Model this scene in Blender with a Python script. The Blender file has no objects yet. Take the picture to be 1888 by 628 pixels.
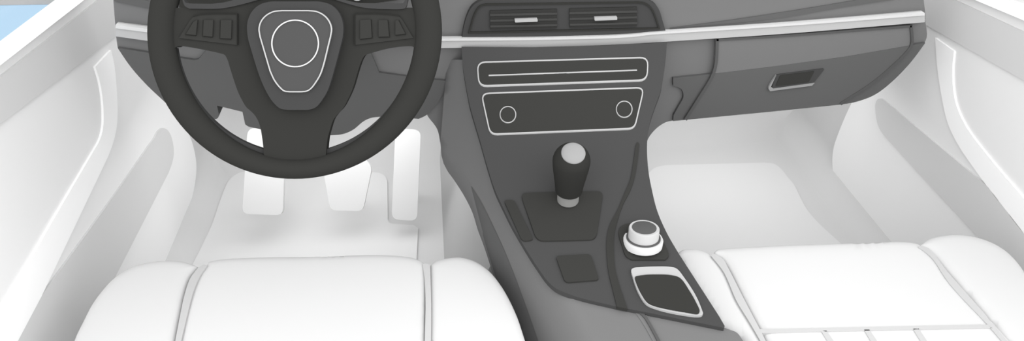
import bpy, bmesh, math
from mathutils import Vector, Matrix
from mathutils.geometry import delaunay_2d_cdt

# ------------------------------------------------------------------ camera, world, light
SC = bpy.context.scene
W, H, FPX = 1888, 628, 1250.0
PITCH = math.atan2(934.0, FPX)            # looking down into the cabin
YAW = math.radians(6.36)                  # turned a little to the right
CAM = Vector((0.0, 0.0, 1.10))            # floor is z = 0
cam = bpy.data.cameras.new('camera')
cam.sensor_fit = 'HORIZONTAL'; cam.sensor_width = 36.0
cam.lens = FPX / W * 36.0
cam.clip_start = 0.01
camo = bpy.data.objects.new('camera', cam)
camo.location = CAM
camo.rotation_euler = (math.pi / 2 - PITCH, 0.0, -YAW)
SC.collection.objects.link(camo); SC.camera = camo

SC.view_settings.view_transform = 'Standard'
SC.view_settings.look = 'None'
SC.view_settings.exposure = 0.1
SC.view_settings.gamma = 1.0
SC.view_settings.use_curve_mapping = False
SC.cycles.max_bounces = 16
SC.cycles.diffuse_bounces = 12

wd = bpy.data.worlds.new('sky'); SC.world = wd; wd.use_nodes = True
bg = wd.node_tree.nodes['Background']
bg.inputs[0].default_value = (1.0, 1.0, 1.0, 1.0)
LV = dict(sky=1.2, sun=0.25, right=1.15, left=0.85, cabin_fill=1.3, foot=0.92)
bg.inputs[1].default_value = LV['sky']    # even overcast daylight
def add_sun(name, power, direction, soft):
    l = bpy.data.lights.new(name, 'SUN'); l.energy = power; l.angle = math.radians(soft)
    o = bpy.data.objects.new(name, l); o.location = (0, -2, 4)
    o.rotation_euler = Vector(direction).to_track_quat('-Z', 'Y').to_euler(); SC.collection.objects.link(o)
def add_area(name, power, at, aim, sx, sy):
    l = bpy.data.lights.new(name, 'AREA'); l.energy = power; l.shape = 'RECTANGLE'; l.size = sx; l.size_y = sy
    o = bpy.data.objects.new(name, l); o.location = at
    o.rotation_euler = (Vector(aim) - Vector(at)).to_track_quat('-Z', 'Y').to_euler(); SC.collection.objects.link(o)
add_sun('daylight_from_behind', LV['sun'], (0.12, 0.72, -0.68), 40)
add_sun('fill_sun_from_right', LV['right'], (-0.72, 0.45, -0.55), 80)  # extra fill sun, added to brighten the left door
add_sun('fill_sun_from_left', LV['left'], (0.72, 0.45, -0.55), 80)  # extra fill sun, added to brighten the right door
add_area('cabin_fill_light', LV['cabin_fill'], (0.15, 0.02, 1.22), (0.2, 1.1, 0.25), 0.5, 0.12)  # unseen area light added near the camera to even out the cabin
for nm, x in (('driver_footwell_fill', -0.25), ('passenger_footwell_fill', 0.62)):  # unseen fills added under the dash to brighten the footwells
    add_area(nm, LV['foot'] * (1.0 if x < 0 else 0.72), (x, 1.30, 0.36), (x, 1.33, 0.0), 0.5, 0.3)

# ------------------------------------------------------------------ materials
def lin(c):
    return c / 12.92 if c <= 0.04045 else ((c + 0.055) / 1.055) ** 2.4
MATS = {}
def mat(name, hexa, gain=1.0, spec=0.0, rough=0.9, grain=0.0):
    m = bpy.data.materials.new(name); m.use_nodes = True
    nt = m.node_tree; b = nt.nodes['Principled BSDF']
    rgb = [min(0.97, lin(int(hexa[i:i + 2], 16) / 255.0) * gain) for i in (0, 2, 4)]
    b.inputs['Base Color'].default_value = (*rgb, 1)
    b.inputs['Roughness'].default_value = rough
    b.inputs['Specular IOR Level'].default_value = spec
    if grain:
        n = nt.nodes.new('ShaderNodeTexNoise'); n.inputs['Scale'].default_value = 350
        r = nt.nodes.new('ShaderNodeMapRange')
        r.inputs[3].default_value = 1 - grain; r.inputs[4].default_value = 1 + grain
        x = nt.nodes.new('ShaderNodeMix'); x.data_type = 'RGBA'; x.blend_type = 'MULTIPLY'
        x.inputs[0].default_value = 1.0
        x.inputs[6].default_value = (*rgb, 1)
        nt.links.new(n.outputs[0], r.inputs[0]); nt.links.new(r.outputs[0], x.inputs[7])
        nt.links.new(x.outputs[2], b.inputs['Base Color'])
    MATS[name] = m
    return m
G = 1.0
mat('seat_leather', 'f6f6f6', gain=0.695); mat('seat_piping', 'd9d9d9', gain=0.732)
mat('door_vinyl', 'e2e2e2', gain=1.06); mat('door_trim', 'f6f6f6', gain=1.06); mat('door_insert', 'd0d0d0', gain=1); mat('window_frame', 'c5c5c5', gain=0.845); mat('window_seal', 'ebebeb', gain=0.845)
mat('carpet', 'c6c6c6', gain=0.986, grain=0.02); mat('mat_carpet', 'dadada', gain=0.901, grain=0.02); mat('tunnel_carpet', 'b1b1b1', gain=0.939, grain=0.02)
mat('pedal', 'ececec', gain=0.826)
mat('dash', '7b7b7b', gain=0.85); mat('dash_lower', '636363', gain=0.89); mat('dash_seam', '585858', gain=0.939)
mat('trim_metal', 'c8c8c8', gain=0.789); mat('trim_highlight', 'e0e0e0', gain=0.826)
mat('console_side', '7b7b7b', gain=0.826); mat('console', '555555', gain=0.678); mat('panel_black', '494947', gain=0.616); mat('vent_black', '3a3a39', gain=0.939); mat('vent_slat', '484847', gain=0.939)
mat('tray_black', '383836', gain=0.939); mat('outline', 'cccccc', gain=0.714); mat('outline_white', 'f6f6f6', gain=0.704)
mat('wheel', '444442', gain=0.544); mat('wheel_cover', '555555', gain=0.544); mat('airbag', '636363', gain=0.544); mat('wheel_buttons', '484846', gain=0.544); mat('groove_shade', '3a3a38', gain=0.544)
mat('lever_metal', '9f9f9d', gain=0.751); mat('lever_cap', 'c8c8c8', gain=0.516); mat('dial_grey', 'dcdcdc', gain=0.714); mat('dial_white', 'f2f2f2', gain=0.751); mat('dial_top', '5c5c5c', gain=0.939)
mat('latch_edge', 'a6a6a6', gain=0.751)
g = bpy.data.materials.new('blue_glass'); g.use_nodes = True
nt = g.node_tree; nt.nodes.clear()
o_ = nt.nodes.new('ShaderNodeOutputMaterial'); t_ = nt.nodes.new('ShaderNodeBsdfTransparent')
t_.inputs[0].default_value = ((lin(0xbd / 255) / 1.232) ** 0.5, (lin(0xdc / 255) / 1.232) ** 0.5, (lin(0xf4 / 255) / 1.232) ** 0.5, 1)
gl = nt.nodes.new('ShaderNodeBsdfGlossy'); gl.inputs['Roughness'].default_value = 0.05
mx = nt.nodes.new('ShaderNodeMixShader'); mx.inputs[0].default_value = 0.02
nt.links.new(t_.outputs[0], mx.inputs[1]); nt.links.new(gl.outputs[0], mx.inputs[2]); nt.links.new(mx.outputs[0], o_.inputs[0])
MATS['blue_glass'] = g

# ------------------------------------------------------------------ sight lines and surfaces
_R = Vector((math.cos(YAW), -math.sin(YAW), 0))
_Hd = Vector((math.sin(YAW), math.cos(YAW), 0))
_F = _Hd * math.cos(PITCH) - Vector((0, 0, math.sin(PITCH)))
_U = _Hd * math.sin(PITCH) + Vector((0, 0, math.cos(PITCH)))
def ray(x, y):
    return (_R * (x - W / 2) + _U * (H / 2 - y) + _F * FPX) / FPX

class Plane:
    def __init__(s, p, n): s.p = Vector(p); s.n = Vector(n).normalized()
    def at(s, x, y):
        d = ray(x, y); return CAM + d * ((s.p - CAM).dot(s.n) / d.dot(s.n))
    def up(s, d): return Plane(s.p + s.n * d, s.n)
    flat = True
    @property
    def down(s): return -s.n

class Field:                               # a height field z = f(x, y)
    flat = False; down = Vector((0, 0, -1))
    def __init__(s, f, off=0.0): s.f = f; s.off = off
    def up(s, d): return Field(s.f, s.off + d)
    def at(s, x, y):
        d = ray(x, y); g_ = lambda t: (CAM.z + d.z * t) - (s.f(d.x * t, d.y * t) + s.off)
        t = 0.3
        while g_(t) > 0 and t < 3: t += 0.01
        a, b = t - 0.01, t
        for _ in range(30):
            m = (a + b) / 2
            if g_(m) > 0: a = m
            else: b = m
        return CAM + d * b

# ------------------------------------------------------------------ outlines
def pts(s):
    """'x,y x,y! ...' -> [(x, y, sharp)]"""
    r = []
    for w in s.split():
        sh = w.endswith('!'); a, b = w.rstrip('!').split(',')
        r.append((float(a), float(b), sh))
    return r
def cr(p0, p1, p2, p3, n):
    out = []
    def dt(a, b): return max(1e-6, math.dist(a, b) ** 0.5)
    t0 = 0; t1 = t0 + dt(p0, p1); t2 = t1 + dt(p1, p2); t3 = t2 + dt(p2, p3)
    for i in range(n):
        t = t1 + (t2 - t1) * i / n
        L = lambda a, b, ta, tb: tuple((a[k] * (tb - t) + b[k] * (t - ta)) / (tb - ta) for k in (0, 1))
        A1 = L(p0, p1, t0, t1); A2 = L(p1, p2, t1, t2); A3 = L(p2, p3, t2, t3)
        B1 = L(A1, A2, t0, t2); B2 = L(A2, A3, t1, t3)
        out.append(L(B1, B2, t1, t2))
    return out
def curve(s, closed=True, n=6):
    """smooth line through the points; '!' marks a corner"""
    P = pts(s) if isinstance(s, str) else s
    N = len(P); out = []
    for i in range(N if closed else N - 1):
        a, b = P[i], P[(i + 1) % N]
        pa, pb = a[:2], b[:2]
        z = P[(i - 1) % N][:2] if (closed or i > 0) else pa
        c = P[(i + 2) % N][:2] if (closed or i + 2 < N) else pb
        if a[2] and b[2]: out.append(pa); continue
        if a[2] or z == pa: z = (2 * pa[0] - pb[0], 2 * pa[1] - pb[1])
        if b[2] or c == pb: c = (2 * pb[0] - pa[0], 2 * pb[1] - pa[1])
        out += cr(z, pa, pb, c, n)
    if not closed: out.append(P[-1][:2])
    return out
def rpoly(s, r, n=5):
    """straight outline with rounded corners; r one radius or one per corner"""
    P = [p[:2] for p in pts(s)]; N = len(P); out = []
    for i in range(N):
        rr = r[i] if isinstance(r, (list, tuple)) else r
        p = Vector(P[i]); a = Vector(P[i - 1]) - p; b = Vector(P[(i + 1) % N]) - p
        if rr <= 0: out.append(tuple(p)); continue
        ra = min(rr, a.length * 0.49); rb = min(rr, b.length * 0.49)
        s0 = p + a.normalized() * ra; s1 = p + b.normalized() * rb
        for k in range(n + 1):
            t = k / n; out.append(tuple(s0 * (1 - t) ** 2 + p * 2 * t * (1 - t) + s1 * t * t))
    return out
def circ(cx, cy, r, n=48, ry=None):
    ry = ry or r
    return [(cx + r * math.cos(2 * math.pi * i / n), cy + ry * math.sin(2 * math.pi * i / n)) for i in range(n)]
def clean(L):
    o = []
    for p in L:
        if not o or math.dist(o[-1], p) > 0.05: o.append(p)
    if math.dist(o[0], o[-1]) < 0.05: o.pop()
    return o
def offset(L, d, closed=True):
    out = []; N = len(L)
    for i in range(N):
        p = Vector(L[i])
        a = Vector(L[i - 1]) if (closed or i) else None
        b = Vector(L[(i + 1) % N]) if (closed or i < N - 1) else None
        t1 = (p - a).normalized() if a is not None else None
        t2 = (b - p).normalized() if b is not None else None
        t1 = t1 or t2; t2 = t2 or t1
        n1 = Vector((-t1.y, t1.x)); n2 = Vector((-t2.y, t2.x))
        m = (n1 + n2)
        m = m.normalized() if m.length > 1e-4 else n1
        out.append(tuple(p + m * d / max(0.5, m.dot(n1))))
    return out
def band(L, w):
    L = [tuple(p) for p in L]
    return offset(L, w / 2, False) + offset(L, -w / 2, False)[::-1]
def inside(p, loops):
    c = False
    for L in loops:
        j = len(L) - 1
        for i in range(len(L)):
            (xi, yi), (xj, yj) = L[i], L[j]
            if (yi > p[1]) != (yj > p[1]) and p[0] < (xj - xi) * (p[1] - yi) / (yj - yi) + xi: c = not c
            j = i
    return c
def dense(L, step):
    o = []
    for i in range(len(L)):
        a, b = L[i], L[(i + 1) % len(L)]
        n = max(1, int(math.dist(a, b) / step))
        o += [(a[0] + (b[0] - a[0]) * k / n, a[1] + (b[1] - a[1]) * k / n) for k in range(n)]
    return o
def dist_edge(p, L):
    best = 1e9
    for i in range(len(L)):
        ax, ay = L[i]; bx, by = L[(i + 1) % len(L)]
        dx, dy = bx - ax, by - ay; l2 = dx * dx + dy * dy
        t = 0 if l2 == 0 else max(0, min(1, ((p[0] - ax) * dx + (p[1] - ay) * dy) / l2))
        d = math.hypot(p[0] - ax - t * dx, p[1] - ay - t * dy)
        best = min(best, d)
    return best

# ------------------------------------------------------------------ mesh building
class MB:
    """collects shapes and links them as ONE mesh object"""
    def __init__(s): s.v = []; s.f = []; s.m = []; s.mats = []
    def mi(s, m):
        if m not in s.mats: s.mats.append(m)
        return s.mats.index(m)
    def raw(s, V, F, m):
        k = len(s.v); s.v += [Vector(v) for v in V]
        s.f += [tuple(i + k for i in f) for f in F]; s.m += [s.mi(m)] * len(F); return s
    def sheet(s, outline, surf, m, thick=0.004, lift=0.0, holes=(), step=None, direction=None, puff=None, skew=None):
        """a slab whose upper face lies on surf (raised by lift), thick behind it"""
        surf = surf.up(lift) if lift else surf
        loops = [clean(list(outline))] + [clean(list(h)) for h in holes]
        if step is None and not surf.flat: step = 14
        if step: loops = [clean(dense(L, step)) for L in loops]
        P = []; E = []
        for L in loops:
            k = len(P); P += L; E += [(k + i, k + (i + 1) % len(L)) for i in range(len(L))]
        if step:
            xs = [p[0] for p in loops[0]]; ys = [p[1] for p in loops[0]]
            y = min(ys) + step / 2
            row = 0
            while y < max(ys):
                x = min(xs) + step / 2 * (1 + row % 2)
                while x < max(xs):
                    if inside((x, y), loops) and min(dist_edge((x, y), L) for L in loops) > step * 0.35: P.append((x, y))
                    x += step
                y += step * 0.87; row += 1
        if puff:                            # rows of points close to the rim, for a rounded edge
            for d in puff[2]:
                for sgn in (1, -1):
                    for q in offset(loops[0], d * sgn):
                        if inside(q, loops) and abs(dist_edge(q, loops[0]) - d) < d * 0.2: P.append(q)
        vs, es, fs, *_ = delaunay_2d_cdt([Vector(p) for p in P], E, [], 0, 1e-4)
        fs = [f for f in fs if inside(tuple(sum((vs[i] for i in f), Vector((0, 0))) / len(f)), loops)]
        used = sorted({i for f in fs for i in f}); rem = {i: k for k, i in enumerate(used)}
        fs = [tuple(rem[i] for i in f) for f in fs]
        top = [surf.at(*vs[i]) for i in used]
        d = Vector(direction).normalized() if direction else surf.down
        bot = [p + d * thick for p in top]
        if puff:
            hgt, rad = puff[0], puff[1]
            for k, i in enumerate(used):
                e = dist_edge(tuple(vs[i]), loops[0])
                u = min(1, e / rad); top[k] = top[k] - d * hgt * math.sqrt(max(0, 1 - (1 - u) ** 2))
        n = len(top); F = list(fs) + [tuple(i + n for i in reversed(f)) for f in fs]
        cnt = {}
        for f in fs:
            for i in range(len(f)):
                a, b = f[i], f[(i + 1) % len(f)]
                cnt[(a, b)] = cnt.get((a, b), 0) + 1
        for (a, b) in cnt:
            if (b, a) not in cnt: F.append((b, a, a + n, b + n))
        return s.raw(top + bot, F, m)
    def lathe(s, prof, base, axis, m, n=40, cap=True):
        """prof: [(radius, height)] along axis from base"""
        ax = Vector(axis).normalized(); q = ax.to_track_quat('Z', 'Y')
        V = []; F = []
        for r, h in prof:
            for k in range(n):
                a = 2 * math.pi * k / n
                V.append(Vector(base) + q @ Vector((r * math.cos(a), r * math.sin(a), h)))
        for j in range(len(prof) - 1):
            for k in range(n): F.append((j * n + k, j * n + (k + 1) % n, (j + 1) * n + (k + 1) % n, (j + 1) * n + k))
        if cap:
            F.append(tuple(range(n - 1, -1, -1))); F.append(tuple((len(prof) - 1) * n + k for k in range(n)))
        return s.raw(V, F, m)
    def box(s, lo, hi, m):
        x0, y0, z0 = lo; x1, y1, z1 = hi
        return s.prism([(x0, y0, z0), (x1, y0, z0), (x1, y1, z0), (x0, y1, z0)], [(x0, y0, z1), (x1, y0, z1), (x1, y1, z1), (x0, y1, z1)], m)
    def prism(s, A, B, m):
        n = len(A); F = [tuple(range(n - 1, -1, -1)), tuple(range(n, 2 * n))]
        F += [(i, (i + 1) % n, n + (i + 1) % n, n + i) for i in range(n)]
        return s.raw(list(A) + list(B), F, m)
    def tube(s, rings, m, closed=True):
        n = len(rings[0]); V = [p for r in rings for p in r]; F = []; R = len(rings)
        for j in range(R if closed else R - 1):
            for k in range(n): F.append((j * n + k, j * n + (k + 1) % n, ((j + 1) % R) * n + (k + 1) % n, ((j + 1) % R) * n + k))
        if not closed: F += [tuple(range(n - 1, -1, -1)), tuple((R - 1) * n + k for k in range(n))]
        return s.raw(V, F, m)
    def build(s, name, parent=None, bevel=0.0, angle=35, label=None):
        lo = [min(v[k] for v in s.v) for k in range(3)]; hi = [max(v[k] for v in s.v) for k in range(3)]
        org = Vector(((lo[0] + hi[0]) / 2, (lo[1] + hi[1]) / 2, lo[2]))
        me = bpy.data.meshes.new(name); me.from_pydata([v - org for v in s.v], [], s.f)
        for m in s.mats: me.materials.append(MATS[m])
        for p, i in zip(me.polygons, s.m): p.material_index = i
        bm = bmesh.new(); bm.from_mesh(me)
        bmesh.ops.recalc_face_normals(bm, faces=bm.faces); bm.to_mesh(me); bm.free()
        for p in me.polygons: p.use_smooth = True
        me.set_sharp_from_angle(angle=math.radians(angle))
        o = bpy.data.objects.new(name, me); SC.collection.objects.link(o)
        wp = Vector((0, 0, 0)); q = parent
        while q is not None: wp += q.location; q = q.parent
        o.parent = parent; o.location = org - wp
        if bevel:
            b = o.modifiers.new('bevel', 'BEVEL'); b.width = bevel; b.segments = 2; b.limit_method = 'ANGLE'; b.angle_limit = math.radians(50)
        if label: o['label'] = label
        return o
def thing(name, label, cat, loc, group=None):
    o = bpy.data.objects.new(name, None); SC.collection.objects.link(o)
    o.location = loc; o['label'] = label; o['category'] = cat; o['kind'] = 'thing'
    o.empty_display_size = 0.05
    if group: o['group'] = group
    return o
def struct(o): o['kind'] = 'structure'; return o

# ------------------------------------------------------------------ places of the main surfaces (camera eye at 1.10 m)
FLOOR = Plane((0, 0, 0), (0, 0, 1))
DASH = Plane((0, 1.10, 0), (0, -1, 0))
XL, XR = -0.65, 1.0
DOOR_L = Plane((XL, 0, 0), (1, 0, 0))
DOOR_R = Plane((XR, 0, 0), (-1, 0, 0))
SEAT_Z = 0.30
SEAT = Plane((0, 0, SEAT_Z), (0, 0, 1))
_wd = ray(544, 58); WC = CAM + _wd * 0.876
WN = Vector((0, -0.91, 0.41)).normalized()
WHEEL = Plane(WC, WN)
def ztop(y):
    s = (y - 0.6) / 0.48
    if s > 1: return CAM.z - 0.54 + 1.17 * (y - 1.08)
    z = CAM.z - 0.76 + 0.05 * s + (0.17 * s ** 3 if s > 0 else 0)
    return z
CONSOLE = Field(lambda x, y: ztop(y))
def xedge(y):
    return 0.032 + max(0.0, 1.085 - y) * 0.29
def zbody(x, y):
    d = xedge(y) - x
    k = 2.4
    return ztop(y) - 0.007 - (k * d if d > 0.02 else (k * (d + 0.02) ** 2 / 0.08 if d > -0.02 else 0))
BODY = Field(zbody)

# ================================================================== the setting
b = MB(); b.box((-0.70, 0.15, -0.05), (1.05, 1.70, 0.0), 'carpet'); struct(b.build('floor'))
def cove(corner, r, top, out):
    """profile of a carpeted wall that curves up from the floor: (distance along the floor, height)"""
    P = [(corner - r + r * math.sin(math.radians(q)), r - r * math.cos(math.radians(q))) for q in range(0, 91, 6)]
    return P + [(corner, top), (corner + out, top), (corner + out, -0.0), ]
P = cove(1.66, 0.14, 0.46, 0.04)
b = MB(); b.prism([(-0.70, y, z) for y, z in P], [(1.05, y, z) for y, z in P], 'carpet'); struct(b.build('wall_front', angle=50))
P = cove(0.663, 0.07, 0.40, 0.03)
b = MB(); b.prism([(-x, 0.15, z) for x, z in P], [(-x, 1.60, z) for x, z in P], 'carpet'); struct(b.build('wall_left', angle=50))
P = cove(1.013, 0.07, 0.40, 0.03)
b = MB(); b.prism([(x, 0.15, z) for x, z in P], [(x, 1.60, z) for x, z in P], 'carpet'); struct(b.build('wall_right', angle=50))

# ================================================================== dashboard
dash = thing('dashboard', 'wide grey dashboard with a pale metal trim strip, behind the steering wheel', 'dashboard', (0.19, 1.35, 0.25))
BACK = (0, 1, 0)
b = MB(); b.sheet(curve('208,-30! 209,0 213,50! 213,62! 275,70! 815,82! 1229,75! 1706,36! 1706,24! 1703,0 1699,-30!'), DASH, 'dash', 0.16, direction=BACK)
b.sheet(curve('208,-30! 1699,-30! 1690,-70! 212,-70!'), Plane((0, 1.10, 0), (0, -1, 0)), 'dash', 0.16, direction=BACK)
upper = b.build('upper_dash', dash)
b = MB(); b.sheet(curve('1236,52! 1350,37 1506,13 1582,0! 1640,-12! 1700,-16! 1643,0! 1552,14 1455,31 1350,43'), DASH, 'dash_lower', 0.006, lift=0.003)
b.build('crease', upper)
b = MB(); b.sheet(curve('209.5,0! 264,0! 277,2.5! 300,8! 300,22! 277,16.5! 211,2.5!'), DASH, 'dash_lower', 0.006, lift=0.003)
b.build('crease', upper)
b = MB(); b.sheet(curve('213,60! 275,70! 815,82! 1229,75! 1706,38! 1709,66 1705,79! 1600,150! 1400,190! 1241,222! 1228,225 1212,235 1197,252 1190,268! 1100,262! 900,262! 812,264! 806,238 790,216! 770,180! 400,150! 300,140! 240,105! 217,88!'), DASH, 'dash', 0.16, lift=0.0, direction=BACK)
lower = b.build('lower_dash', dash)
# long trim strip, highlight painted on its upper edge as a paler second face
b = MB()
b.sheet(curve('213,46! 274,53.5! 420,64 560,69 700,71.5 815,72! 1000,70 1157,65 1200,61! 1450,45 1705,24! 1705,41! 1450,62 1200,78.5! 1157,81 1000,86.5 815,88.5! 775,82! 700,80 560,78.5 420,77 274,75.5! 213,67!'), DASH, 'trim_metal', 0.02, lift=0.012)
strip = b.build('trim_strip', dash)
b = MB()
b.sheet(curve('213,46! 274,53.5! 420,64 560,69 700,71.5 815,71! 1000,69.5 1157,64.5 1200,60.5! 1450,44 1705,24! 1705,28.5! 1450,48 1200,64! 1157,69 1000,73.5 815,75.5! 700,76 560,74 420,70 274,60! 213,52!'), DASH, 'trim_highlight', 0.008, lift=0.015)
b.build('trim_highlight', strip, label='painted highlight on the upper edge of the trim strip')
# driver side knee panel and column shroud
b = MB(); b.sheet(curve('217,88.5! 275,97.5! 325,106! 358,111! 365,109.5 369,106! 381,91! 395,78! 670,78! 684,98! 699,134! 750,141! 800,147! 821,149.5 827,154 822,165! 803,195! 786,212 772,219! 735,216! 702,215! 685,217 671,223 651,239 632,247 605,249.5! 540,262! 478,237.5! 458,233 452,229! 447,206! 400,194.5! 403,215 399,219 388,218.5! 330,205! 305,189! 270,156 240,122'), DASH, 'dash_lower', 0.12, lift=0.006, direction=BACK)
b.build('knee_panel', dash)
# passenger side
b = MB(); b.sheet(curve('1241,144! 1322,135.5! 1429,122.5! 1557,105! 1706,79! 1679,115 1643,152 1612,175 1577,188 1547,193! 1419,206! 1241,223! 1242,212! 1251,196 1260,178 1256,164 1241,158!'), DASH, 'dash_lower', 0.2, lift=0.006, direction=BACK)
b.build('passenger_lower_panel', dash)
b = MB()
b.sheet(curve('1320,71! 1500,62! 1684,46.5! 1684,60! 1683,84 1665,107 1620,148 1585,173 1547,193! 1419,206! 1262,221! 1300,158 1313,139 1317,115!'), DASH, 'dash', 0.004, lift=0.0085)
lid = b.build('glove_box', dash)
b = MB(); b.sheet(curve('1316,136! 1322,135.5! 1429,122.5! 1557,105! 1683,83.3! 1682,86 1665,107 1620,148 1585,173 1547,193! 1419,206! 1262,221! 1300,158 1312,141'), DASH, 'dash_lower', 0.004, lift=0.0095)
b.build('lid_lower_panel', lid)
b = MB()
b.sheet(band(curve('1322.5,72! 1321,110 1318,128 1311,146 1290,180 1264,221!', False), 5.5), DASH, 'dash_seam', 0.004, lift=0.011)
b.sheet(band(curve('1321,74! 1450,66 1681,48.5!', False), 4), DASH, 'dash_seam', 0.004, lift=0.011)
b.sheet(band(curve('1680.5,47! 1681.5,82 1672,97 1650,119 1610,153 1550,192!', False), 5), DASH, 'dash_seam', 0.004, lift=0.011)
b.build('lid_seam', lid)
b = MB()
b.sheet(rpoly('1431,138 1521,126.5 1498,156 1421,168', [4, 4, 4, 5]), DASH, 'console', 0.004, lift=0.0125)
b.sheet(curve('1431.5,138! 1417,163 1420,168! 1497,158! 1502,153! 1426,163.5! 1421.5,160!'), DASH, 'latch_edge', 0.004, lift=0.014)
b.sheet(rpoly('1439,138.5 1502,131 1491,151.5 1430,159', 3), DASH, 'panel_black', 0.004, lift=0.0135)
b.build('latch', lid, label='recessed dark latch with a pale edge')
# centre vents
b = MB(); b.sheet(curve('852,69! 855,50 862,27 870,13 880,5 893,-1! 900,-4! 1185,-9! 1197,1 1209,9 1216,20 1221,36 1228,60! 1150,66! 1000,69.5!'), DASH, 'console', 0.03, lift=0.010, direction=BACK)
b.build('vent_housing', dash)
L = clean(curve('865,60.5! 876,25 884,13 894,9 910,8.5! 1177,5! 1190,7 1201,16 1206,25 1215.5,52.5!'))
b = MB(); b.sheet(offset(L, 1.4), DASH, 'tray_black', 0.004, lift=0.0125, holes=[offset(L, -1.4)])
b.build('vent_outline', dash)
def vent(q, tab):
    A, B, C, D = q
    b = MB(); b.sheet(q, DASH, 'vent_black', 0.006, lift=0.0125)
    mix = lambda p, r, t: (p[0] + (r[0] - p[0]) * t, p[1] + (r[1] - p[1]) * t)
    for t in (0.24, 0.54, 0.84):
        b.sheet([mix(A, D, t - 0.05), mix(B, C, t - 0.05), mix(B, C, t + 0.05), mix(A, D, t + 0.05)], DASH, 'vent_slat', 0.003, lift=0.0145)
    v = b.build('air_vent', dash)
    b = MB(); b.sheet(rpoly(tab, 1.5, 3), DASH, 'outline', 0.006, lift=0.018)
    b.build('vent_tab', v, label='pale grey slider tab')
vent([(903.5, 19.5), (1027, 17), (1027.3, 52), (904, 54.5)], '949,36 991,34.5 991.5,40 949.5,41.5')
vent([(1050, 16), (1174.5, 13), (1175, 48.5), (1051, 51.5)], '1096,32.5 1138,31 1138,36.7 1096.5,38.3')
# instrument cluster behind the wheel
CL = Plane((0, 1.06, 0), (0, -1, 0))
b = MB(); b.sheet(curve('330,-70! 330,14! 420,22! 500,30! 610,30! 660,14! 690,6! 742,-1! 757,-10 762,-70!'), CL, 'tray_black', 0.05, direction=BACK)
clu = b.build('instrument_cluster', dash)
b = MB(); b.sheet(circ(658.5, -11.5, 13, 32), CL, 'outline_white', 0.004, lift=0.004)
b.build('gauge', clu)
# column from the dash to the hub
b = MB(); b.lathe([(0.035, 0.03), (0.04, 0.06), (0.045, 0.30)], WC, -WN, 'wheel')
b.build('steering_column', dash)

# ================================================================== centre console
con = thing('center_console', 'dark grey centre console running back from the dashboard between the seats', 'console', (0.2, 0.9, 0.0))
b = MB()
b.sheet(curve('812,262! 816,277! 824,292 835,307 855,338 870,368 880,400 892,432 906,475 921,524 945,575 968,630 985,690! 1300,700! 1395,690! 1384,650 1370,628 1359,613 1345,607 1333,603! 1300,592! 1180,385! 1170,330! 1175,262! 1100,240! 905,190! 880,110! 824,110! 815,225!'), BODY, 'console_side', 0.03, step=11)
body = b.build('console_body', con, angle=60)
b = MB(); b.sheet(curve('868.5,342.5! 885,368 908,414 927,455 944,496 968,560 992,628 1010,680! 985,690! 970,635 945,578 921,525 903,468 890,425 878,380'), BODY, 'dash_lower', 0.01, lift=0.002, step=10)
b.build('side_groove', body)
b = MB(); b.sheet(curve('1166,569! 1180,571! 1192,580 1203,597 1222,632 1240,665! 1226,665! 1206,632 1188,600 1176,582'), BODY, 'console_side', 0.01, lift=0.001, step=10)
b.sheet(curve('1172,570.5! 1178,571.5! 1191,581 1200,595 1218,628 1236,660! 1228,660! 1212,628 1196,598 1187,584'), BODY, 'dash_seam', 0.01, lift=0.003, step=10)
b.build('armrest_seam', body)
# carpeted flank under the body
b = MB()
b.box((0.12, 0.45, 0), (0.33, 0.88, 0.22), 'tunnel_carpet')
b.prism([(-0.03, 0.88, 0), (0.33, 0.88, 0), (0.33, 0.88, 0.235), (0.062, 0.88, 0.235)],
        [(-0.03, 1.598, 0), (0.33, 1.598, 0), (0.33, 1.598, 0.235), (0.062, 1.598, 0.235)], 'tunnel_carpet')
b.build('carpeted_flank', con)
b = MB()
b.sheet(curve('851,86! 853.5,122 859,157 866,193 875,225 884,255 899,308 913,351 928,383 944,415 974,466 991,492 1010,518 1025,531 1040,538 1066,547.5 1137,564.5! 1219,580.5! 1328,602.5! 1335,603.5 1336,600! 1325,581! 1252,468! 1230,430 1212,389 1202,350 1196,318 1193,280 1194,252 1199,222 1209,192 1218,167 1224,135 1228,102 1229.5,78! 1157,81.5! 1000,87!'), CONSOLE, 'console', 0.009, step=12)
plate = b.build('console_plate', con, angle=60)
L1 = clean(rpoly('880,114.5 1195,105.5 1193,147 883,158', 15))
L2 = clean(rpoly('887.5,172 1187.5,161 1170,236 904,247', [14, 14, 12, 13]))
def framed(name, L, extra):
    b = MB(); b.sheet(L, CONSOLE, 'panel_black', 0.006, lift=0.0015)
    p = b.build(name, con)
    b = MB(); b.sheet(offset(L, 1.1), CONSOLE, 'outline', 0.003, lift=0.0022, holes=[offset(L, -1.1)])
    b.build('outline', p, label='thin pale outline')
    return p
p1 = framed('disc_player', L1, 0)
b = MB(); b.sheet(band([(901, 138.7), (1174.5, 129)], 2.0), CONSOLE, 'outline', 0.003, lift=0.0022)
b.build('disc_slot', p1, label='thin pale line')
p2 = framed('climate_panel', L2, 0)
for cx, cy in ((936.5, 210.5), (1151, 200.7)):
    b = MB(); b.sheet(circ(cx, cy, 15.3, 40), CONSOLE, 'outline', 0.003, lift=0.003, holes=[circ(cx, cy, 13.3, 40)], step=6)
    b.sheet(circ(cx, cy, 13.5, 40), CONSOLE, 'panel_black', 0.006, lift=0.004, step=6)
    b.build('knob', p2, label='round dark knob with a pale ring')
b = MB(); b.sheet(rpoly('959,355 1113,351.5 1099,441 990,443.5', [13, 13, 13, 14]), CONSOLE, 'panel_black', 0.006, lift=0.003)
b.build('shifter_plate', con)
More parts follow.
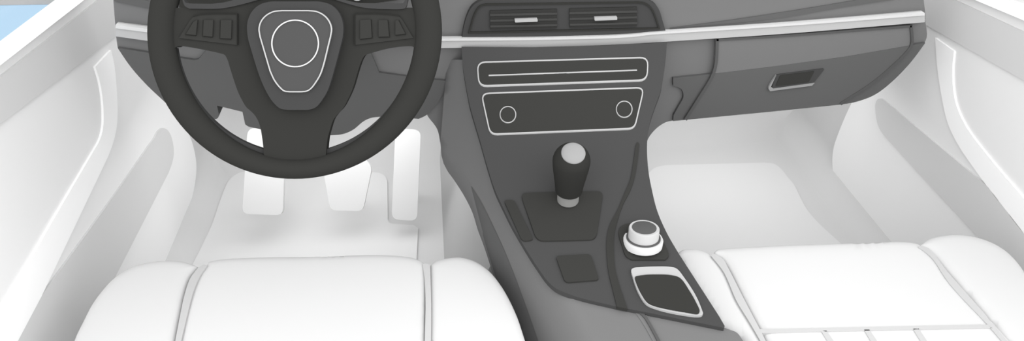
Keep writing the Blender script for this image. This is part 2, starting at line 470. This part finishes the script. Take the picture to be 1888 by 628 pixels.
b = MB(); b.sheet(rpoly('929,368.5 948,368 984,441 963,444', [6, 7, 6, 8]), CONSOLE, 'panel_black', 0.006, lift=0.003)
b.build('side_slot', con)
b = MB(); b.sheet(rpoly('1024.5,471 1089,467.5 1105,515 1042,520', [7, 7, 7, 8]), CONSOLE, 'panel_black', 0.006, lift=0.003)
b.build('square_pad', con)
b = MB(); b.sheet(curve('1173,266 1176,261.5 1179,266! 1175,300 1169,331 1161,353 1149,376 1139,405 1133,430 1132,460 1135,497 1142,524 1149,545 1157,568.5! 1137.5,564.5! 1129,530 1122,500 1119,470 1119,437 1124,415 1139,386 1152,355 1162,331 1168,298'), CONSOLE, 'panel_black', 0.006, lift=0.002, step=8)
b.build('wavy_groove', con)
b = MB(); b.sheet(curve('1141,430 1144,418 1155,412 1175,411! 1210,411! 1220,438! 1233,470 1227,478! 1166,478! 1155,472 1147,452'), CONSOLE, 'panel_black', 0.006, lift=0.003)
b.build('dial_plate', con)
b = MB(); b.sheet(curve('1164,497 1168,493.5 1180,492 1203,490.8 1237,491.5 1248,495 1263.5,514 1283,544.5 1294,570 1296,578 1291,581 1252,577 1210,567 1191,558 1176,535 1166,506.5'), CONSOLE, 'outline', 0.006, lift=0.004, step=8)
tr = b.build('storage_tray', con, label='pale rimmed dark tray')
b = MB(); b.sheet(curve('1171,510 1176,508 1190,506 1206,505.3 1237,506.5 1254,512 1271,535 1283,556 1290,573 1287,577 1267,574.5 1230,568 1206,562 1194,556 1181,537 1173,519'), CONSOLE, 'tray_black', 0.006, lift=0.006, step=8)
b.build('tray_mat', tr, label='near black tray floor')

# ================================================================== gear lever and control dial
base = CONSOLE.up(0.003).at(1047, 367)
lev = thing('gear_lever', 'dark gear lever with a pale round cap standing on the console plate', 'gear lever', base)
ax = Vector((0.0, -0.10, 1.0)).normalized()
b = MB(); b.lathe([(0.0178, -0.001), (0.0178, 0.05)], base, ax, 'lever_metal'); b.build('collar', lev, label='light metal collar')
HC, RK = 0.084, 0.0297                     # centre and radius of the rounded top
b = MB(); b.lathe([(0.016, 0.019), (0.0205, 0.0195), (0.022, 0.021), (0.0235, 0.035), (0.026, 0.052), (0.0285, 0.070)] +
                  [(RK * math.cos(math.radians(q)), HC + RK * math.sin(math.radians(q))) for q in range(0, 90, 9)] + [(0.001, HC + RK)], base, ax, 'wheel')
b.build('knob', lev)
cd = Vector((0.0, -math.cos(math.radians(66)), math.sin(math.radians(66))))
b = MB(); b.lathe([(0.0186, -0.008), (0.0186, -0.0028), (0.0165, -0.0005), (0.012, 0.0012), (0.005, 0.0022), (0.001, 0.0024)], base + ax * HC + cd * RK * 0.94, cd, 'lever_cap', cap=True)
b.build('cap', lev, label='pale cap')
dc = CONSOLE.up(0.003).at(1185.5, 446)
dial = thing('control_dial', 'small white rotary dial with a grey top beside the storage tray', 'dial', dc)
da = Vector((0, 0.16, 1))
b = MB(); b.lathe([(0.0305, -0.005), (0.0312, 0.005), (0.030, 0.0075), (0.027, 0.0075)], dc, da, 'dial_white'); b.build('base_ring', dial, label='white base ring')
b = MB(); b.lathe([(0.0268, 0.0), (0.0268, 0.0095)], dc, da, 'dial_top'); b.build('dark_gap', dial)
b = MB(); b.lathe([(0.0238, 0.004), (0.0238, 0.0255), (0.0228, 0.027), (0.018, 0.027)], dc, da, 'dial_grey'); b.build('grip', dial, label='light grey grip')
b = MB(); b.lathe([(0.0190, 0.023), (0.0190, 0.0275), (0.017, 0.028)], dc, da, 'dial_top'); b.build('grip_top', dial, label='dark grey top')

# ================================================================== steering wheel
sw = thing('steering_wheel', 'dark grey three spoke steering wheel with a round emblem ring, in front of the dashboard', 'steering wheel', WC)
CX, CY = 544.0, 58.0
rings = []; K = 128
for i in range(K):
    a = 2 * math.pi * i / K
    c, s_ = math.cos(a), math.sin(a)
    ri = 221 + 13.5 * max(0, s_) ** 4; ro = 271
    po = WHEEL.at(CX + ro * c, CY + ro * s_); pi_ = WHEEL.at(CX + ri * c, CY + ri * s_)
    m = (po + pi_) / 2; hw = (po - pi_) / 2
    rings.append([m + hw * math.cos(t) + WN * 0.015 * math.sin(t) for t in [2 * math.pi * k / 20 for k in range(20)]])
b = MB(); b.tube(rings, 'wheel'); b.build('rim', sw, angle=80)
arc = lambda r, a0, a1, n=40: [(CX + r(a) * math.cos(a), CY + r(a) * math.sin(a)) for a in [math.radians(a0 + (a1 - a0) * k / n) for k in range(n + 1)]]
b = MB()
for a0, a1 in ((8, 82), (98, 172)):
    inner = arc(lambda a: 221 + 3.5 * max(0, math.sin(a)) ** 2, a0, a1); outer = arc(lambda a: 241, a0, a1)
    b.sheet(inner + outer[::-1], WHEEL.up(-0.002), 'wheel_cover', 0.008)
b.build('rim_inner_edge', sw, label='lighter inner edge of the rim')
b = MB()
b.sheet(curve('295,60! 300,90! 322,88! 325,86.5 333,85 350,87 380,92.5 407,98.5 414,101 419,109 425,128 438,167 446,184 454,197 465,207 473,217 479,231 483,252 486,276! 487,300! 600,300! 601.5,276! 604,255 608,240 614,222 621,212 632,200 641,184 650,164 660,131 667,111 673,102 684,98 705,92 724,88 745,85.5 760,85.5 764,88! 790,90! 795,60! 790,14! 697,14! 670,12 640,4 610,-4! 600,-12! 488,-12! 470,0! 424,12 403,14.5! 345,14.5! 300,14!'), WHEEL.up(0.004), 'wheel', 0.022)
b.build('spokes', sw)
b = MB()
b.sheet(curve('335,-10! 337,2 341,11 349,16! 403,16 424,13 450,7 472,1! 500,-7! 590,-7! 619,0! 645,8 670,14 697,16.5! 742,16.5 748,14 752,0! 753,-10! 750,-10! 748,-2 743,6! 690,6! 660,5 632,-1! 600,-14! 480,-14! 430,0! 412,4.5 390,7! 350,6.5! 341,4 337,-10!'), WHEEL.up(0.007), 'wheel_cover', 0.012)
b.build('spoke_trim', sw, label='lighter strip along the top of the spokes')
b = MB(); b.sheet(curve('520,2.5! 568,2.5! 590,3 610,9 624,22 632,42 632,66 627,88 610,150 603,169 594,184 583,197 570,202 555,202.5! 532,202.5! 517,200 505,190 495,176 481,147 462,88 456.5,66 456,42 464,22 478,9 498,3'), WHEEL.up(0.016), 'wheel_cover', 0.024)
air = b.build('airbag_cover', sw)
L = clean(curve('520,19.5! 568,19.5! 584,21.5 598,29 607,40 611,53 609,68! 592,133 583,150 573,163 566,167.5 556,169! 534,169! 524,167.5 516,161 506,148 498,131! 479.5,68! 477.5,53 481,40 490,29 504,21.5'))
b = MB(); b.sheet(L, WHEEL.up(0.019), 'airbag', 0.006)
b.build('center_pad', air)
b = MB(); b.sheet(offset(L, 1.1), WHEEL.up(0.0205), 'outline', 0.004, holes=[offset(L, -1.1)])
b.build('pad_outline', air, label='thin pale outline of the pad')
b = MB(); b.sheet(circ(544, 80, 44, 72), WHEEL.up(0.0205), 'outline_white', 0.004, holes=[circ(544, 80, 41.9, 72)])
b.build('emblem_ring', air, label='thin white ring')
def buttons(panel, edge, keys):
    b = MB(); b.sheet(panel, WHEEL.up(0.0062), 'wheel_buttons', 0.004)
    b.sheet(band(curve(edge, False), 1.6), WHEEL.up(0.0072), 'groove_shade', 0.003)
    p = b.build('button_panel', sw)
    for q, dx in keys:
        b = MB(); P = [r[:2] for r in pts(q)]
        b.sheet(P, WHEEL.up(0.0072), 'groove_shade', 0.003)  # dark plate showing beside and below the button paints its recess shadow
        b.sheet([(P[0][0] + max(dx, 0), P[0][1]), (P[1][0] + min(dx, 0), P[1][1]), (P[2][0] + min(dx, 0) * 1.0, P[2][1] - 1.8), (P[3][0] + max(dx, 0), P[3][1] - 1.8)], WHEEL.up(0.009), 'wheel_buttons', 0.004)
        b.build('button', p)
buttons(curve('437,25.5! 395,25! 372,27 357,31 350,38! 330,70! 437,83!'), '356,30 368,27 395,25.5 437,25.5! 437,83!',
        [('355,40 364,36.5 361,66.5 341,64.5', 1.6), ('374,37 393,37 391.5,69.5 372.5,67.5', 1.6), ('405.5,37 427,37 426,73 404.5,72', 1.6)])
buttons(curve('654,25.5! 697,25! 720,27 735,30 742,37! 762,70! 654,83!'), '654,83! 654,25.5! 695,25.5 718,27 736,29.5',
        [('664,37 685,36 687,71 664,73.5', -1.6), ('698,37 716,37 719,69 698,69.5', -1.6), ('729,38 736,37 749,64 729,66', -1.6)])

# ================================================================== pedals
PED = Plane((0, 1.30, 0.15), (0, -0.82, 0.57))
PD = PED.n
def pedal(name, label, out, top):
    c = PED.at(*top)
    root = thing(name, label, 'pedal', c, 'foot pedals')
    b = MB(); b.sheet(out, PED, 'pedal', 0.014); b.build('pad', root)
    b = MB(); a = c - PD * 0.012; e = Vector((c.x - 0.022, 1.385, 0.0)); t = Vector((0.010, 0, 0)); u = Vector((0, 0.008, 0.004))
    b.prism([a - t - u, a + t - u, a + t + u, a - t + u], [e - t - u, e + t - u, e + t + u, e - t + u], 'pedal'); b.build('arm', root)
pedal('clutch_pedal', 'white clutch pedal, leftmost of the three pedals under the steering wheel', rpoly('456.5,236 526,236 521.5,396.5 446.5,394', [14, 8, 13, 13]), (488, 300))
pedal('brake_pedal', 'white tapered brake pedal between the clutch and the accelerator', rpoly('592,292 672,291 686,308 669,389 609,387.5', [8, 14, 10, 12, 12]), (640, 320))
pedal('accelerator_pedal', 'tall narrow white accelerator pedal next to the carpeted console flank', rpoly('729,236 776,239 769,407 722,404', [8, 14, 14, 14]), (750, 285))

# ================================================================== floor mats
def floormat(label, out, c):
    root = thing('floor_mat', label, 'floor mat', FLOOR.at(*c), 'floor mats')
    b = MB(); b.sheet(out, FLOOR.up(0.005), 'mat_carpet', 0.005); b.build('mat', root)
floormat('pale grey floor mat under the pedals, in the driver footwell', curve('330,540! 356,485 376,445 391,413 405,372 416,343 423,331 432,323 445,317 458,316! 600,316.5! 684,317! 699,318.5 709,324 714,333! 715,404! 718,410 724,412! 763,414.5! 771,420! 768,476! 766,540!'), (600, 400))
floormat('pale grey floor mat in the passenger footwell, below the glove box', curve('1150,540! 1180,380! 1188,330! 1196,319 1206,310 1222,305 1245,303.5! 1410,299.5! 1428,302 1441,312 1453,327! 1464,340 1475,362 1487,384 1501,402 1520,421 1550,448 1640,530!'), (1350, 400))

# ================================================================== seats
def seat(label, root_at, panels, seams, base_lo, base_hi):
    root = thing('car_seat', label, 'car seat', root_at, 'front seats')
    for nm, out in panels:
        b = MB(); b.sheet(out, SEAT, 'seat_leather', 0.15, step=16, puff=(0.007, 16, (1.5, 4, 8, 12)))
        b.build(nm, root, angle=60)
    for out in seams:
        b = MB(); b.sheet(out, SEAT.up(0.0085), 'seat_piping', 0.014); b.build('piping', root, label='light grey seam')
    b = MB(); b.box(base_lo, base_hi, 'seat_piping'); b.build('seat_base', root)
seat('white leather car seat in front of the steering wheel', (-0.2, 0.65, 0.0),
     [('side_bolster', curve('125,780! 130,660 138,628 156,590 170,563 188,538 207,517 227,502 249,491 273,485 295,482 318,481.5 337,483 352,487 366,492.5! 351,512 341,540 334,571 323,628 300,780!')),
      ('cushion', curve('382,489 384,485 396,481 420,478 448,476.5 500,475 560,474.5 650,471.5 700,471 745,473.5 768,478 780,484 786,490! 785,520 784,560 783,628! 780,780! 305,780! 334,628 343,585 354,545 361,525 370,506')),
      ('side_bolster', curve('793,490! 804,482 815,478.5 830,476 845,475 860,477 876,482.5 892,492 907,505 922,524 935,545 953,583 968,628 985,680 1000,780! 790,780! 794,628 794.5,570 794,530'))],
     [curve('366,492! 376,487! 382,488.5! 370,506 361,525 354,545 344,585 334,628 305,780! 294,780! 323,628 334,571 341,540 351,512'),
      curve('779,486! 786,485! 793,488.5! 795,560 794.5,628 790,780! 778,780! 783,628 784.5,560 783,515')],
     (-0.48, 0.42, 0.0), (-0.05, 0.80, 0.15))
seat('white leather car seat on the passenger side, with a stitched panel grid at its rear', (0.7, 0.65, 0.0),
     [('side_bolster', curve('1247,474! 1251,466 1258,461.5 1268,460 1283,460.5 1295,463.5 1305,467.5 1312,473! 1322,484 1335,503 1347,529 1358,555 1402,628! 1480,780! 1470,780! 1384,646! 1366,622! 1350,612! 1325,602! 1262,502!')),
      ('cushion', curve('1316,468 1320,462.5 1332,459.5 1380,456.5 1437,453.5 1530,450.5 1639,446.5 1660,446.5 1679,448 1692,451 1700,456! 1722,474 1746,501 1800,562 1858,628! 1990,780! 1490,780! 1412,628 1400,606! 1372,552 1343,494 1330,477')),
      ('side_bolster', curve('1695,454! 1704,446 1717,439.5 1736,435.5 1758,433.5 1782,435 1806,440 1830,449 1851,461.5 1871,480 1888,503 1910,545 1960,640 2010,780! 1990,780! 1858,628 1800,560 1746,499 1722,472'))],
     [curve('1311,471! 1316,467! 1333,477 1343,494 1372,551 1401,606! 1412,628! 1492,780! 1480,780! 1402,628 1380,590 1358,554 1335,502'),
      curve('1693,455! 1698,451.5! 1713,458 1746,499 1800,561 1858,628! 1990,780! 1977,780! 1847,628 1821,598 1750,521.5 1720,477 1705,463'),
      curve('1399,606! 1500,604 1640,601 1822,597.5! 1830,604! 1640,608 1500,611 1403,613.5!'),
      curve('1514,609! 1524,609! 1540,632! 1600,720! 1586,720! 1528,632!'), curve('1593,607! 1603,607! 1620,632! 1690,720! 1678,720! 1608,632!'), curve('1683,605! 1694,605! 1712,632! 1790,720! 1776,720! 1700,632!')],
     (0.48, 0.42, 0.0), (0.88, 0.78, 0.15))

# ================================================================== doors
def loft(b, low, high, p_in, p_out, m):
    """long rail: lower edge on the inner plane, upper edge on the outer plane"""
    A = [p_in.at(*q) for q in low]; B = [p_out.at(*q) for q in high]
    C = [Vector((B[i].x, A[i].y, A[i].z)) for i in (0, 1)]
    b.prism([A[0], B[0], C[0]], [A[1], B[1], C[1]], m)
def door(label, x, P, out, bandL, rail, pocket, strip, sgn):
    root = thing('car_door', label, 'car door', (x - sgn * 0.03, 0.9, 0.0), 'front doors')
    od = (-sgn, 0, 0)
    b = MB(); b.sheet(out, P, 'door_vinyl', 0.012); b.build('door_panel', root)
    b = MB(); b.sheet(bandL, P, 'door_insert', 0.006, lift=0.004); b.build('insert_band', root, label='grey band')
    b = MB(); b.sheet(pocket, P, 'door_insert', 0.006, lift=0.004); b.build('map_pocket', root, label='grey pocket')
    b = MB(); b.sheet(strip, P, 'door_trim', 0.008, lift=0.004); b.build('pull_trim', root, label='white curved trim')
    b = MB(); loft(b, rail[0], rail[1], P.up(0.012), P.up(-0.024), 'door_trim'); b.build('window_ledge', root, label='white ledge')
    return root
dl = door('pale grey car door with a blue window, beside the steering wheel', XL, DOOR_L,
     curve('-170,241! 0,108! 142,0! 213,-54! 262,40! 300,180! 345,238! 356,268 362,302 360,335 353,368 340,402 322,443 305,480 285,520! 200,700! -170,760!'),
     curve('-170,275! 0,142! 182,0! 222,-30! 230,-30! 225,58! 212,68! 0,229.5! -170,358!'),
     [((-170, 253), (232, -60)), ((-170, 203), (184, -62))],
     curve('77,545! 222,344 286,252! 292,241 299,236 307,238 314,247 319,264 320.5,282 318,298 311,318! 205,525! 150,632! 110,720! -20,720! 33,628!'),
     curve('205,92! 211,120 215,160 217,205 215,235 209,262 200,287! 77,545! 33,628! -15,720! -90,720! 0,577! 100,402! 170,283! 184,258 190,236 191,210 189,180 184,150 176,123!'), 1)
GP = Plane((XL - 0.045, 0, 0), (1, 0, 0))
b = MB(); b.sheet(curve('-170,11! 0,9.3! 93,8! 150,7! 150,-45! -170,-45!'), GP, 'window_frame', 0.02, lift=0.006); b.build('window_frame', dl, label='grey window frame')
b = MB(); b.sheet(curve('-170,0! 120,0! 120,20! 0,95! -170,225!'), GP, 'blue_glass', 0.004, lift=-0.004); b.build('window_glass', dl, label='light blue window pane')
dr = door('pale grey car door beside the passenger seat, at the end with the glove box', XR, DOOR_R,
     curve('1700,-70! 1685,40! 1640,130! 1590,160! 1574,182! 1564,202! 1556,220 1544,250 1537,272 1534.5,296 1536.5,320 1542,342 1553,367 1568,388 1588,407 1612,426 1642,444 1700,480! 1850,580! 2060,740! 2300,900! 2300,200! 1888,29! 1815,0! 1740,-30!'),
     curve('1690,-34! 1760,0! 1888,59.3! 2300,249.8! 2300,384! 1888,149! 1709,47! 1690,36!'),
     [((1655, -60), (2300, 210.7)), ((1720, -60), (2300, 184))],
     curve('1614,205 1614,192 1618,183 1624,181.5 1632,187! 1821,344! 1888,430! 1990,555! 1990,640! 1880,520! 1806,440! 1760,390 1660,283 1625,243 1618,228'),
     curve('1724,69.5! 1759,94.5! 1756,125 1757,160 1762,190 1772,216 1786,241 1806,268 1840,310 1888,366! 2020,525! 2020,600! 1888,431! 1825,350 1790,302 1769,271 1755,245 1745,219 1733,160 1727,115'), -1)
b = MB(); b.sheet(curve('1700,-40! 1867,0! 1888,6.5! 2060,62! 2060,20! 1700,-80!'), Plane((XR + 0.02, 0, 0), (-1, 0, 0)), 'window_seal', 0.02); b.build('window_seal', dr)
